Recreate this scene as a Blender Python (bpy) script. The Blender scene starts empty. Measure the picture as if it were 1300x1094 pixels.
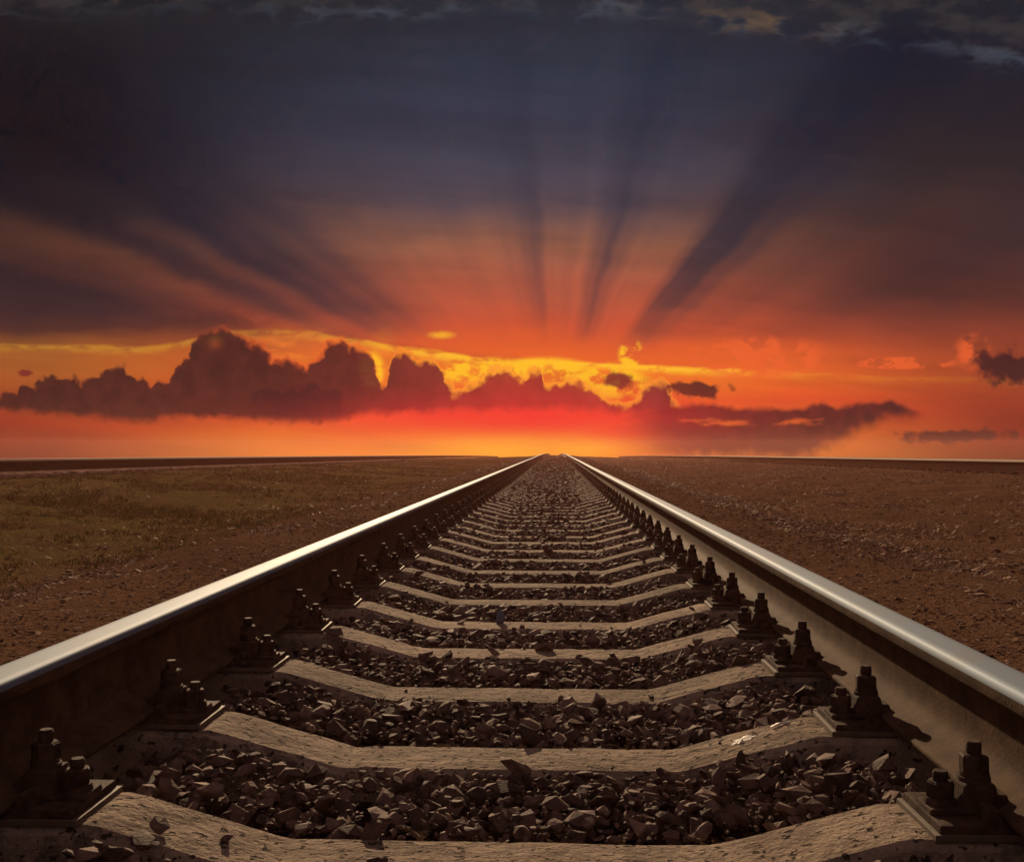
import bpy, bmesh, math, random
import numpy as np
from mathutils import Vector, noise as mn

random.seed(7); rng = np.random.default_rng(7)
S = bpy.context.scene
C = S.collection
ZC = 0.626            # camera height (sleeper middles are z = 0)
RT = 0.27             # rail top
SEAT = 0.07           # sleeper rail seat
PITCH = 0.5435        # sleeper spacing
Y1 = 2.175            # first whole sleeper in front of the camera
CREST, CA = 50.0, 3.7e-5
F = 1350.0            # focal length in photograph pixels (width 1300)

def sstep(a, b, x):
    t = np.clip((np.asarray(x, float) - a) / (b - a), 0, 1); return t * t * (3 - 2 * t)
def drop(y):
    u = np.maximum(np.asarray(y, float) - CREST, 0)
    return -np.where(u < 190, CA * u * u, CA * 190 * 190 + 2 * CA * 190 * (u - 190))
def rail_l(y): return ZC - 0.079 - 0.0051 * np.asarray(y, float) + 0.6 * drop(y)
def rail_r(y): return ZC - 0.135 - 0.0045 * np.asarray(y, float) + 0.6 * drop(y)
XL, XR = -8.80, 9.80  # centres of the neighbouring tracks
def ground(x, y):
    x = np.asarray(x, float); y = np.asarray(y, float)
    m = -0.062 + drop(y)
    m = m + 0.135 * sstep(0.93, 1.02, np.abs(x)) * (1 - sstep(1.45, 2.9, np.abs(x))) - 0.03 * sstep(1.7, 2.8, np.abs(x))
    l = rail_l(y) - 0.255; r = rail_r(y) - 0.25
    wl = sstep(2.6, 7.4, -x); wr = sstep(2.6, 8.4, x)
    z = m * (1 - wl - wr) + l * wl + r * wr
    z = z - 0.35 * sstep(10.3, 13.5, -x) - 0.016 * np.maximum(-x - 11, 0)
    z = z + 0.20 * sstep(11.6, 14.0, x) - 0.010 * np.maximum(x - 15, 0)
    return z

# ------------------------------------------------------------------ node helpers
def lin(r, g, b):
    f = lambda c: (c / 255 / 12.92) if c / 255 <= 0.04045 else ((c / 255 + 0.055) / 1.055) ** 2.4
    return (f(r), f(g), f(b), 1.0)
class NT:
    def __init__(s, tree): s.t = tree; s.n = tree.nodes; s.l = tree.links
    def new(s, typ, **kw):
        n = s.n.new(typ)
        for k, v in kw.items(): setattr(n, k, v)
        return n
    def put(s, sock, v):
        if isinstance(v, bpy.types.NodeSocket): s.l.new(v, sock)
        elif v is not None: sock.default_value = v
    def m(s, op, a, b=None, c=None, clamp=False):
        n = s.new('ShaderNodeMath', operation=op); n.use_clamp = clamp
        for i, v in enumerate((a, b, c)): s.put(n.inputs[i], v)
        return n.outputs[0]
    def mr(s, v, a, b, c=0.0, d=1.0, smooth=True):
        n = s.new('ShaderNodeMapRange'); n.interpolation_type = 'SMOOTHSTEP' if smooth else 'LINEAR'
        s.put(n.inputs['Value'], v)
        for k, q in (('From Min', a), ('From Max', b), ('To Min', c), ('To Max', d)): s.put(n.inputs[k], q)
        return n.outputs[0]
    def mix(s, f, a, b, mode='MIX'):
        n = s.new('ShaderNodeMix', data_type='RGBA', blend_type=mode)
        s.put(n.inputs[0], f); s.put(n.inputs[6], a); s.put(n.inputs[7], b)
        return n.outputs[2]
    def ramp(s, v, pts, interp='LINEAR'):
        n = s.new('ShaderNodeValToRGB'); e = n.color_ramp.elements; n.color_ramp.interpolation = interp
        while len(e) > 1: e.remove(e[-1])
        for i, (p, c) in enumerate(pts):
            q = e[0] if i == 0 else e.new(p)
            q.position = p; q.color = c if hasattr(c, '__len__') else (c, c, c, 1)
        s.put(n.inputs[0], v); return n.outputs[0]
    def curve(s, v, pts, x0, x1, y0, y1, hd='AUTO_CLAMPED'):
        n = s.new('ShaderNodeFloatCurve'); cu = n.mapping.curves[0]
        P = [((x - x0) / (x1 - x0), (y - y0) / (y1 - y0)) for x, y in pts]
        for i, (x, y) in enumerate(P):
            if i == 0: cu.points[0].location = (x, y)
            elif i == len(P) - 1: cu.points[-1].location = (x, y)
            else: cu.points.new(x, y)
        for p in cu.points: p.handle_type = hd
        n.mapping.extend = 'HORIZONTAL'; n.mapping.update()
        s.put(n.inputs['Value'], s.mr(v, x0, x1, smooth=False))
        return s.m('MULTIPLY_ADD', n.outputs[0], y1 - y0, y0)
    def noise(s, vec, scale, detail=4, rough=0.55, lac=2.0, dist=0.0, flat=False):
        n = s.new('ShaderNodeTexNoise'); n.noise_dimensions = '2D' if flat else '3D'; s.put(n.inputs['Vector'], vec)
        n.inputs['Scale'].default_value = scale; n.inputs['Detail'].default_value = detail
        n.inputs['Roughness'].default_value = rough; n.inputs['Lacunarity'].default_value = lac
        n.inputs['Distortion'].default_value = dist
        return n.outputs[0]
    def vec(s, x, y, z=0.0):
        n = s.new('ShaderNodeCombineXYZ')
        for i, v in enumerate((x, y, z)): s.put(n.inputs[i], v)
        return n.outputs[0]

# ------------------------------------------------------------------ sky
SUN_AZ, SUN_EL = math.radians(10), math.radians(19)    # azimuth to the left of the track
def build_world():
    w = bpy.data.worlds.new("World"); S.world = w; w.use_nodes = True
    t = NT(w.node_tree); t.n.clear()
    out = t.new('ShaderNodeOutputWorld'); bg = t.new('ShaderNodeBackground')
    t.l.new(bg.outputs[0], out.inputs[0])
    t.noise2 = lambda v, sc, d=4, r=0.55: t.noise(v, sc, d, r, flat=True)
    tc = t.new('ShaderNodeTexCoord'); sp = t.new('ShaderNodeSeparateXYZ'); t.l.new(tc.outputs['Generated'], sp.inputs[0])
    x, y, z = sp.outputs
    az = t.m('ARCTAN2', x, y)
    azc = t.m('MAXIMUM', t.m('MINIMUM', az, 1.2), -1.2)
    el = t.m('ARCSINE', t.m('MAXIMUM', t.m('MINIMUM', z, 0.9999), -0.9999))
    # P, Q: azimuth and height on a flat chart of the western sky, horizon at Q = 569
    P = t.m('MULTIPLY_ADD', t.m('TANGENT', azc), F, 705)
    Q = t.m('MULTIPLY_ADD', t.m('DIVIDE', t.m('TANGENT', el), t.m('COSINE', azc)), -F, 569)
    pv = t.vec(P, Q)
    n_big = t.noise2(t.vec(t.m('MULTIPLY', P, 1 / 260), t.m('MULTIPLY', Q, 1 / 110)), 1.0, 3, 0.5)
    n_mid = t.noise2(t.vec(t.m('MULTIPLY', P, 1 / 95), t.m('MULTIPLY', Q, 1 / 38)), 1.0, 4, 0.55)
    nb = t.m('SUBTRACT', n_big, 0.5); nm = t.m('SUBTRACT', n_mid, 0.5)
    Qw = t.m('MULTIPLY_ADD', nb, 46, t.m('MULTIPLY_ADD', nm, 16, Q))
    H = t.m('DIVIDE', Qw, 577)
    def vr(pts): return t.ramp(H, [(q / 577, lin(*c)) for q, c in pts])
    litC = vr([(0,(48,50,60)),(80,(55,61,78)),(160,(63,65,84)),(215,(76,72,86)),(250,(90,74,82)),(275,(120,85,78)),(310,(154,96,74)),(350,(174,94,70)),(385,(188,88,62)),
               (412,(204,84,54)),(440,(222,92,46)),(475,(240,104,40)),(515,(238,84,42)),(550,(246,124,42)),(577,(247,138,45))])
    litL = vr([(0,(38,38,42)),(70,(31,30,36)),(190,(29,27,33)),(250,(44,36,38)),(300,(86,53,42)),(345,(92,53,43)),(385,(72,43,42)),
               (412,(92,52,40)),(435,(150,86,42)),(470,(160,86,40)),(530,(158,54,30)),(555,(124,38,22)),(577,(84,25,14))])
    litR = vr([(0,(44,45,52)),(60,(36,38,52)),(140,(42,39,45)),(240,(60,46,46)),(310,(82,50,45)),(370,(100,52,44)),(420,(142,64,46)),
               (470,(160,70,42)),(520,(146,52,36)),(552,(124,38,28)),(577,(84,26,18))])
    drkC = vr([(0,(44,47,60)),(90,(48,54,72)),(170,(53,56,74)),(250,(60,57,70)),(330,(72,57,65)),(390,(112,64,60)),(418,(165,74,54)),(438,(215,88,47)),
               (475,(240,104,40)),(515,(238,84,42)),(550,(246,124,42)),(577,(247,138,45))])
    drkL = vr([(0,(34,34,40)),(60,(24,24,32)),(160,(20,20,28)),(260,(26,25,35)),(330,(38,32,40)),(385,(54,39,44)),(410,(74,45,42)),
               (438,(146,84,42)),(470,(160,86,40)),(530,(158,54,30)),(555,(124,38,22)),(577,(84,25,14))])
    drkR = vr([(0,(40,42,50)),(60,(30,33,50)),(140,(29,32,47)),(230,(37,36,48)),(310,(52,42,48)),(370,(68,44,44)),(420,(120,58,46)),
               (455,(152,68,43)),(520,(146,52,36)),(552,(124,38,28)),(577,(84,26,18))])
    wl = t.mr(P, 20, t.mr(Q, 380, 460, 640, 480)); wr = t.mr(P, t.mr(Q, 380, 460, 740, 900), t.mr(Q, 380, 460, 1190, 1310))
    lit = t.mix(wr, t.mix(wl, litL, litC), litR)
    drk = t.mix(wr, t.mix(wl, drkL, drkC), drkR)
    def blob(px, py, sx, sy, pw=1.0):
        a = t.m('POWER', t.m('DIVIDE', t.m('SUBTRACT', P, px), sx), 2); b = t.m('POWER', t.m('DIVIDE', t.m('SUBTRACT', Q, py), sy), 2)
        return t.m('EXPONENT', t.m('MULTIPLY', t.m('ADD', a, b), -1))
    # crepuscular rays: bearing round the hidden sun
    th = t.m('ARCTAN2', t.m('SUBTRACT', P, 705), t.m('SUBTRACT', 552, Q))
    th = t.m('MULTIPLY_ADD', nb, 0.05, t.m('MULTIPLY_ADD', nm, 0.035, th))
    D = lambda d: (d + 100) / 200
    ray = t.ramp(t.mr(th, math.radians(-100), math.radians(100), smooth=False),
        [(D(-80),.3),(D(-74),.08),(D(-71.5),.45),(D(-68.5),.95),(D(-65.8),.12),(D(-63),.5),(D(-60.5),.06),(D(-56.5),.03),(D(-53.5),.34),(D(-49),.6),
         (D(-43.5),.95),(D(-30),1),(D(-12),.85),(D(-8),.55),(D(-5),.45),(D(-1),.88),(D(9),.95),(D(13),.55),(D(16.5),.2),(D(19.5),.5),(D(23.5),.95),(D(32),1),
         (D(35.2),.7),(D(37.5),.1),(D(40.5),.0),(D(45),.3),(D(51),.72),(D(60),.75),(D(66),.4),(D(73),.6),(D(84),.9)], 'EASE')
    rn = t.noise2(t.vec(t.m('MULTIPLY', th, 7.5), 3.0), 1.0, 2, 0.6)
    ray = t.m('MULTIPLY_ADD', t.m('SUBTRACT', rn, 0.5), 0.75, ray, clamp=True)
    col = t.mix(ray, drk, lit)
    # blurred bands of thin cloud in the middle sky
    band = t.noise2(t.vec(t.m('MULTIPLY', P, 1 / 420), t.m('MULTIPLY', t.m('MULTIPLY_ADD', P, -0.10, Q), 1 / 55)), 1.0, 3, 0.6)
    col = t.mix(t.m('MULTIPLY', t.mr(band, 0.35, 0.7), 0.42), col, t.mix(0.5, col, (0.02, 0.012, 0.014, 1)))
    # top of the view: ragged paler cloud edge
    te = t.curve(P, [(-100,14),(0,12),(200,6),(350,18),(480,22),(640,18),(800,22),(900,42),(1000,46),(1100,54),(1200,72),(1260,92),(1400,110)], -100, 1400, 0, 150)
    nt = t.noise2(t.vec(t.m('MULTIPLY', P, 1 / 62), t.m('MULTIPLY', Q, 1 / 30)), 1.0, 3, 0.55)
    nt2 = t.noise2(t.vec(t.m('MULTIPLY', P, 1 / 150), t.m('MULTIPLY', Q, 1 / 40), 5.0), 1.0, 2, 0.6)
    dq = t.m('SUBTRACT', t.m('MULTIPLY_ADD', t.m('SUBTRACT', nt, 0.5), 70, t.m('MULTIPLY_ADD', nb, 40, Q)), te)
    edge = t.m('MULTIPLY', t.mr(dq, -26, -2), t.mr(dq, 9, -8))
    edge = t.m('MULTIPLY', edge, t.m('MULTIPLY', t.mr(nt2, 0.25, 0.6), t.mr(nt, 0.34, 0.66)))
    edge = t.m('MULTIPLY', edge, t.mr(P, 250, 420, 0.35, 1.0))
    above = t.m('MULTIPLY', t.mr(dq, 4, -24), t.mr(nt, 0.40, 0.66))
    col = t.mix(t.m('MULTIPLY', above, 0.65), col, lin(66, 62, 62))
    tint = t.mix(t.m('MULTIPLY', t.mr(nt, 0.46, 0.6), t.mr(t.m('ABSOLUTE', t.m('SUBTRACT', P, 930)), 170, 60)), lin(88, 100, 116), lin(150, 120, 84))
    col = t.mix(t.m('MULTIPLY', edge, 0.42), col, tint)
    # long bright edge of the upper deck
    sl = t.curve(P, [(-100,432),(150,440),(330,418),(430,428),(560,450),(700,461),(900,469),(1050,477),(1400,486)], -100, 1400, 380, 520)
    sd = t.m('SUBTRACT', t.m('MULTIPLY_ADD', nm, 12, Q), sl)
    thin = t.m('MULTIPLY', t.mr(sd, -5, 0), t.mr(sd, 11, 0))
    wP = t.curve(P, [(-100,.2),(200,.28),(330,.22),(440,.4),(540,.85),(700,1),(860,.95),(960,.5),(1080,.12),(1400,.05)], -100, 1400, 0, 1)
    gy = t.m('MULTIPLY', t.mr(sd, 0, 8), t.mr(sd, 75, 10))
    col = t.mix(t.m('MULTIPLY', t.m('MULTIPLY', gy, wP), 0.38), col, lin(250, 140, 42))
    gap2 = t.m('MAXIMUM', blob(370, 440, 75, 20), t.m('MAXIMUM', blob(482, 458, 18, 30), blob(590, 474, 26, 18)))
    col = t.mix(t.m('MULTIPLY', gap2, t.mr(t.noise2(t.vec(t.m('MULTIPLY', P, 1 / 60), t.m('MULTIPLY', Q, 1 / 16), 0.0), 1.0, 3, 0.55), 0.35, 0.65, 0.2, 0.75)), col, lin(244, 132, 46))
    brk = t.mr(t.noise2(t.vec(t.m('MULTIPLY', P, 1 / 45), t.m('MULTIPLY', Q, 1 / 14), 8.0), 1.0, 4, 0.6), 0.34, 0.56, 0.25, 1.0)
    col = t.mix(t.m('MULTIPLY', t.m('MULTIPLY', thin, wP), brk), col, lin(255, 190, 48))
    # yellow puffs along it
    np1 = t.noise2(t.vec(t.m('MULTIPLY', P, 1 / 34), t.m('MULTIPLY', Q, 1 / 26), 2.0), 1.0, 4, 0.6)
    pz = t.m('MAXIMUM', blob(690, 468, 55, 14), t.m('MAXIMUM', blob(770, 485, 50, 22), t.m('MAXIMUM', blob(800, 450, 14, 20), t.m('MULTIPLY', blob(560, 424, 24, 7), 0.45))))
    pz = t.m('MAXIMUM', pz, t.m('MAXIMUM', blob(470, 470, 16, 24), blob(610, 470, 60, 16)))
    puff = t.m('MULTIPLY', t.mr(np1, 0.37, 0.54), t.mr(pz, 0.15, 0.6))
    col = t.mix(t.m('MULTIPLY', puff, 0.95), col, lin(255, 190, 40))
    # orange torn cloud on the right
    po = t.m('MAXIMUM', blob(960, 455, 75, 24), t.m('MAXIMUM', blob(1140, 462, 60, 7), t.m('MULTIPLY', blob(1226, 448, 24, 24), 0.6)))
    torn = t.m('MULTIPLY', t.mr(np1, 0.38, 0.55), t.mr(po, 0.12, 0.5))
    col = t.mix(t.m('MULTIPLY', torn, 0.75), col, lin(236, 98, 48))
    # red glow of the sun behind the bank
    glow = t.m('MULTIPLY', t.m('MAXIMUM', blob(665, 530, 245, 28), blob(780, 552, 75, 26)), t.m('MULTIPLY_ADD', nm, 0.5, 0.95))
    # cumulus silhouettes
    w1 = t.m('SUBTRACT', t.noise2(t.vec(t.m('MULTIPLY', P, 1 / 26), t.m('MULTIPLY', Q, 1 / 26)), 1.0, 3, 0.55), 0.5)
    w2 = t.m('SUBTRACT', t.noise2(t.vec(t.m('MULTIPLY_ADD', P, 1 / 26, 40), t.m('MULTIPLY', Q, 1 / 26)), 1.0, 3, 0.55), 0.5)
    Pw = t.m('MULTIPLY_ADD', w1, 22, P); Qw2 = t.m('MULTIPLY_ADD', w2, 18, Q)
    nv = t.vec(Pw, Qw2)
    vo = t.new('ShaderNodeTexVoronoi', feature='F1', voronoi_dimensions='2D'); t.put(vo.inputs['Vector'], nv); vo.inputs['Scale'].default_value = 1 / 13
    fb = t.noise2(t.vec(P, Q), 1 / 24, 4, 0.55)
    bil = t.m('MULTIPLY_ADD', t.m('SUBTRACT', 0.42, vo.outputs['Distance']), 8, t.m('MULTIPLY', t.m('SUBTRACT', fb, 0.5), 12))
    Qb = t.m('ADD', Qw2, bil)
    topA = t.curve(Pw, [(-20,500),(0,496),(8,496),(12,487),(18,484),(30,485),(36,477),(48,473),(62,473),(70,481),(80,474),(92,480),(104,478),(112,472),(125,467),(140,463),(155,465),
        (161,474),(178,482),(184,488),(190,480),(208,480),(217,472),(221,452),(234,449),(238,428),(250,420),(270,414),(300,419),(308,425),(316,434),(332,438),(346,455),(366,452),(386,464),
        (400,450),(408,440),(416,431),(434,428),(440,435),(456,434),(464,444),(475,458),(478,486),(490,487),(494,456),(499,446),(519,443),(527,455),(540,452),(558,454),(565,470),(567,486),
        (580,494),(592,490),(608,481),(622,468),(646,466),(658,474),(668,482),(671,466),(687,465),(692,484),(718,482),(738,480),(750,492),(765,502),(800,512),(812,494),(830,485),(847,484),(852,502),(862,514),(880,530)], -20, 880, 400, 540, 'VECTOR')
    botA = t.curve(P, [(-100,516),(0,519),(60,524),(130,530),(170,533),(230,528),(300,531),(420,534),(450,526),(560,522),(700,518),(760,522),(850,526),(1400,520)], -100, 1400, 480, 600)
    dA = t.m('SUBTRACT', Qb, topA)
    cA = t.m('MULTIPLY', t.mr(dA, -2, 6), t.mr(t.m('SUBTRACT', t.m('MULTIPLY_ADD', t.m('SUBTRACT', fb, 0.5), 14, Q), botA), 7, -8))
    cA = t.m('MULTIPLY', cA, t.mr(P, 872, 850))
    cA = t.m('MULTIPLY', cA, t.m('SUBTRACT', 1, t.m('MULTIPLY', blob(268, 433, 9, 7), 0.35)))
    topB = t.curve(P, [(690,560),(730,556),(800,525),(840,515),(880,512),(905,513),(935,518),(1000,518),(1015,518),(1030,513),(1045,511),(1058,517),(1085,512),(1110,510),(1127,507),(1142,514),(1168,525),(1180,540),(1250,560)], 690, 1250, 500, 600, 'VECTOR')
    botB = t.curve(P, [(690,562),(740,566),(800,574),(860,582),(1000,582),(1050,566),(1090,546),(1130,532),(1165,529),(1250,520)], 690, 1250, 500, 600)
    inB = t.m('MULTIPLY', t.mr(P, 760, 850), t.mr(P, 1180, 1150))
    cB = t.m('MULTIPLY', inB, t.m('MULTIPLY', t.mr(t.m('SUBTRACT', t.m('MULTIPLY_ADD', bil, 0.45, Q), topB), -3, 6), t.mr(t.m('SUBTRACT', t.m('MULTIPLY_ADD', bil, 0.8, Q), botB), 12, -16)))
    gap = t.m('MULTIPLY', t.mr(n_mid, 0.50, 0.64), t.mr(t.m('ABSOLUTE', t.m('SUBTRACT', t.m('MULTIPLY_ADD', w2, 10, Q), 535)), 6, 1))
    cB = t.m('MULTIPLY', cB, t.m('SUBTRACT', 1, t.m('MULTIPLY', gap, 0.7)))
    def lens(px, py, sx, sy, a=0.5):
        bl = blob(px, py, sx, sy); v = t.m('MULTIPLY_ADD', t.m('SUBTRACT', fb, 0.5), 1.7, bl); return t.m('MULTIPLY', t.mr(v, 0.26, 0.72), t.mr(bl, 0.04, 0.25))
    cC = t.m('MAXIMUM', t.m('MAXIMUM', lens(885, 495, 34, 10), lens(788, 484, 26, 11)), t.m('MAXIMUM', lens(1268, 466, 40, 22), t.m('MAXIMUM', lens(1208, 553, 78, 9), lens(20, 470, 12, 5))))
    cD = lens(375, 512, 70, 22)                              # darkest lower puff of the left bank
    colA = t.ramp(t.mr(P, 0, 1300, smooth=False), [(0, lin(54, 28, 29)), (.24, lin(64, 33, 33)), (.33, lin(88, 38, 38)), (.42, lin(134, 46, 44)), (.5, lin(184, 56, 48)), (.58, lin(176, 54, 48)), (.65, lin(128, 50, 48)), (1, lin(90, 44, 44))])
    colA = t.mix(t.mr(fb, 0.25, 0.8), t.mix(0.3, colA, (0.01, 0.006, 0.008, 1)), t.mix(0.12, colA, lin(130, 62, 52)))
    rim = t.m('MULTIPLY', t.mr(dA, 11, 2), t.mr(dA, -5, 1))
    rim = t.m('MULTIPLY', rim, t.m('MULTIPLY', t.mr(t.m('ABSOLUTE', t.m('SUBTRACT', P, 650)), 480, 120), 0.85))
    glowA = t.mix(t.m('MULTIPLY', glow, 0.85), col, lin(238, 44, 46))
    col = t.mix(t.m('MULTIPLY', cA, 0.96), glowA, colA)
    col = t.mix(rim, col, t.mix(t.mr(t.m('ABSOLUTE', t.m('SUBTRACT', P, 690)), 330, 60), lin(230, 92, 44), lin(255, 158, 48)))
    colB = t.mix(t.mr(P, 760, 980), lin(128, 38, 40), lin(50, 27, 32))
    colB = t.mix(t.mr(fb, 0.35, 0.7), colB, t.mix(0.2, colB, lin(150, 60, 50)))
    col = t.mix(t.m('MULTIPLY', cB, 0.98), col, colB)
    col = t.mix(t.m('MULTIPLY', cC, 0.9), col, t.mix(t.mr(P, 770, 900), lin(120, 40, 40), lin(52, 30, 34)))
    col = t.mix(t.m('MULTIPLY', cD, 0.7), col, lin(42, 24, 32))
    col = t.mix(t.m('MULTIPLY', glow, 0.42), col, lin(246, 44, 50))
    col = t.mix(t.m('MULTIPLY', t.m('MULTIPLY', blob(262, 404, 75, 15), t.mr(fb, 0.2, 0.55)), 0.7), col, lin(70, 42, 42))
    hz = t.m('MULTIPLY', t.m('MAXIMUM', blob(645, 573, 120, 18), blob(735, 570, 75, 15)), t.m('MULTIPLY_ADD', nm, 0.8, 0.98))
    col = t.mix(t.m('MULTIPLY', hz, 0.92), col, lin(255, 172, 36))
    dk = t.mr(Q, 20, 330, 0.80, 1.0)
    dv = t.new('ShaderNodeVectorMath', operation='SCALE'); t.l.new(col, dv.inputs[0]); t.l.new(dk, dv.inputs['Scale']); col = dv.outputs[0]
    # beyond the view: a duller, paler overcast overhead and behind
    over = t.m('MAXIMUM', t.mr(el, 0.50, 0.9), t.mr(t.m('ABSOLUTE', az), 0.75, 1.5))
    nz = t.noise(tc.outputs['Generated'], 3.0, 4, 0.55)
    col = t.mix(over, col, t.mix(nz, (0.12, 0.078, 0.080, 1), (0.23, 0.155, 0.155, 1)))
    t.l.new(col, bg.inputs[0]); bg.inputs[1].default_value = 1.0
build_world()

# ------------------------------------------------------------------ materials
def mat(name, build, **kw):
    m = bpy.data.materials.new(name); m.use_nodes = True
    t = NT(m.node_tree); b = m.node_tree.nodes['Principled BSDF']
    tc = t.new('ShaderNodeTexCoord'); geo = t.new('ShaderNodeNewGeometry'); oi = t.new('ShaderNodeObjectInfo')
    build(t, b, tc.outputs['Object'], geo, oi)
    return m
def bump(t, b, h, strength, dist):
    n = t.new('ShaderNodeBump'); n.inputs['Strength'].default_value = strength; n.inputs['Distance'].default_value = dist
    t.l.new(h, n.inputs['Height']); t.l.new(n.outputs[0], b.inputs['Normal'])

def m_concrete(t, b, co, geo, oi):
    add = t.new('ShaderNodeVectorMath', operation='ADD'); t.l.new(co, add.inputs[0])
    t.l.new(t.vec(t.m('MULTIPLY', oi.outputs['Random'], 37.0), 0.0, 0.0), add.inputs[1])
    v = add.outputs[0]
    a = t.noise(v, 9, 5, 0.6); f = t.noise(v, 120, 3, 0.7)
    sc = t.new('ShaderNodeVectorMath', operation='MULTIPLY'); t.l.new(v, sc.inputs[0]); sc.inputs[1].default_value = (1, 4.5, 1)
    st = t.noise(sc.outputs[0], 11, 5, 0.65)
    c = t.mix(t.mr(a, 0.3, 0.7), (0.27, 0.200, 0.150, 1), (0.50, 0.390, 0.290, 1))
    pa = t.noise(v, 2.6, 3, 0.5)
    c = t.mix(t.m('MULTIPLY', t.m('MULTIPLY', t.mr(st, 0.48, 0.55), t.mr(pa, 0.46, 0.53)), 0.8), c, (0.115, 0.085, 0.068, 1))
    c = t.mix(t.m('MULTIPLY', t.mr(t.noise(v, 5.5, 4, 0.7), 0.54, 0.66), 0.5), c, (0.20, 0.135, 0.095, 1))
    c = t.mix(t.m('MULTIPLY', t.mr(f, 0.3, 0.7), 0.35), c, (0.56, 0.45, 0.34, 1))
    pit = t.noise(v, 55, 2, 0.5)
    c = t.mix(t.m('MULTIPLY', t.mr(pit, 0.60, 0.67), 0.85), c, (0.04, 0.03, 0.022, 1))
    hue = t.m('MULTIPLY_ADD', oi.outputs['Random'], 0.28, 0.52)
    mx = t.new('ShaderNodeVectorMath', operation='SCALE'); t.l.new(c, mx.inputs[0]); t.l.new(hue, mx.inputs['Scale'])
    t.l.new(mx.outputs[0], b.inputs['Base Color']); b.inputs['Roughness'].default_value = 0.9; b.inputs['Specular IOR Level'].default_value = 0.05
    h = t.m('ADD', t.m('MULTIPLY', f, 0.35), t.m('SUBTRACT', t.m('MULTIPLY_ADD', st, 0.35, t.m('MULTIPLY', t.noise(v, 38, 4, 0.65), 0.7)), t.m('MULTIPLY', t.mr(pit, 0.60, 0.70), 0.5)))
    bump(t, b, h, 0.9, 0.014)
M_conc = mat('weathered_concrete', m_concrete)

def m_rust(t, b, co, geo, oi):
    pos = geo.outputs['Position']
    a = t.noise(pos, 14, 5, 0.6); f = t.noise(pos, 160, 3, 0.6)
    c = t.mix(t.mr(a, 0.3, 0.7), (0.060, 0.037, 0.024, 1), (0.115, 0.070, 0.040, 1))
    c = t.mix(t.m('MULTIPLY', t.mr(f, 0.45, 0.75), 0.5), c, (0.045, 0.028, 0.020, 1))
    t.l.new(c, b.inputs['Base Color']); b.inputs['Roughness'].default_value = 0.8
    b.inputs['Metallic'].default_value = 0.0; b.inputs['Specular IOR Level'].default_value = 0.04
    bump(t, b, t.m('ADD', f, a), 0.35, 0.003)
M_rust = mat('rusted_rail_steel', m_rust)

def m_fast(t, b, co, geo, oi):
    pos = geo.outputs['Position']
    a = t.noise(pos, 40, 4, 0.6); f = t.noise(pos, 260, 3, 0.6)
    c = t.mix(t.mr(a, 0.3, 0.7), (0.030, 0.018, 0.014, 1), (0.085, 0.050, 0.034, 1))
    t.l.new(c, b.inputs['Base Color']); b.inputs['Roughness'].default_value = 0.75; b.inputs['Specular IOR Level'].default_value = 0.07
    bump(t, b, t.m('ADD', f, a), 0.5, 0.003)
M_fast = mat('greasy_rusty_iron', m_fast)

def m_polish(t, b, co, geo, oi):
    pos = geo.outputs['Position']
    sc = t.new('ShaderNodeVectorMath', operation='MULTIPLY'); t.l.new(pos, sc.inputs[0]); sc.inputs[1].default_value = (1, 0.02, 1)
    st = t.noise(sc.outputs[0], 700, 3, 0.6)
    sp = t.noise(pos, 260, 2, 0.5)
    c = t.mix(st, (0.15, 0.20, 0.265, 1), (0.21, 0.285, 0.37, 1))
    pt = t.noise(pos, 5, 5, 0.7)
    c = t.mix(t.m('MULTIPLY', t.mr(pt, 0.45, 0.7), 0.35), c, (0.20, 0.19, 0.18, 1))
    c = t.mix(t.m('MULTIPLY', t.mr(sp, 0.69, 0.74), 0.8), c, (0.10, 0.07, 0.05, 1))
    t.l.new(c, b.inputs['Base Color']); b.inputs['Metallic'].default_value = 0.7
    t.l.new(t.m('MULTIPLY_ADD', st, 0.10, 0.68), b.inputs['Roughness'])
    bump(t, b, st, 0.06, 0.001)
M_pol = mat('polished_rail_head', m_polish)
def m_litline(t, b, co, geo, oi):  # side rail heads: pale colour paints in the light line along the top
    n = t.noise(geo.outputs['Position'], 8, 4, 0.6)
    t.l.new(t.mix(n, (0.40, 0.27, 0.18, 1), (0.60, 0.42, 0.30, 1)), b.inputs['Base Color']); b.inputs['Roughness'].default_value = 0.8; b.inputs['Specular IOR Level'].default_value = 0.12
def m_silh(t, b, co, geo, oi):  # side rails below the head: backlit silhouette darkness put into the steel colour
    n = t.noise(geo.outputs['Position'], 9, 4, 0.6)
    t.l.new(t.mix(n, (0.028, 0.016, 0.010, 1), (0.06, 0.034, 0.02, 1)), b.inputs['Base Color']); b.inputs['Roughness'].default_value = 0.95; b.inputs['Specular IOR Level'].default_value = 0.0
M_silh = mat('silhouette_dark_rail_steel', m_silh)
M_litline = mat('painted_light_line_rail_head', m_litline)

def m_rubber(t, b, co, geo, oi):
    a = t.noise(geo.outputs['Position'], 60, 3)
    t.l.new(t.mix(a, (0.04, 0.03, 0.024, 1), (0.16, 0.11, 0.07, 1)), b.inputs['Base Color']); b.inputs['Roughness'].default_value = 0.7
M_rub = mat('dusty_rubber', m_rubber)

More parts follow.
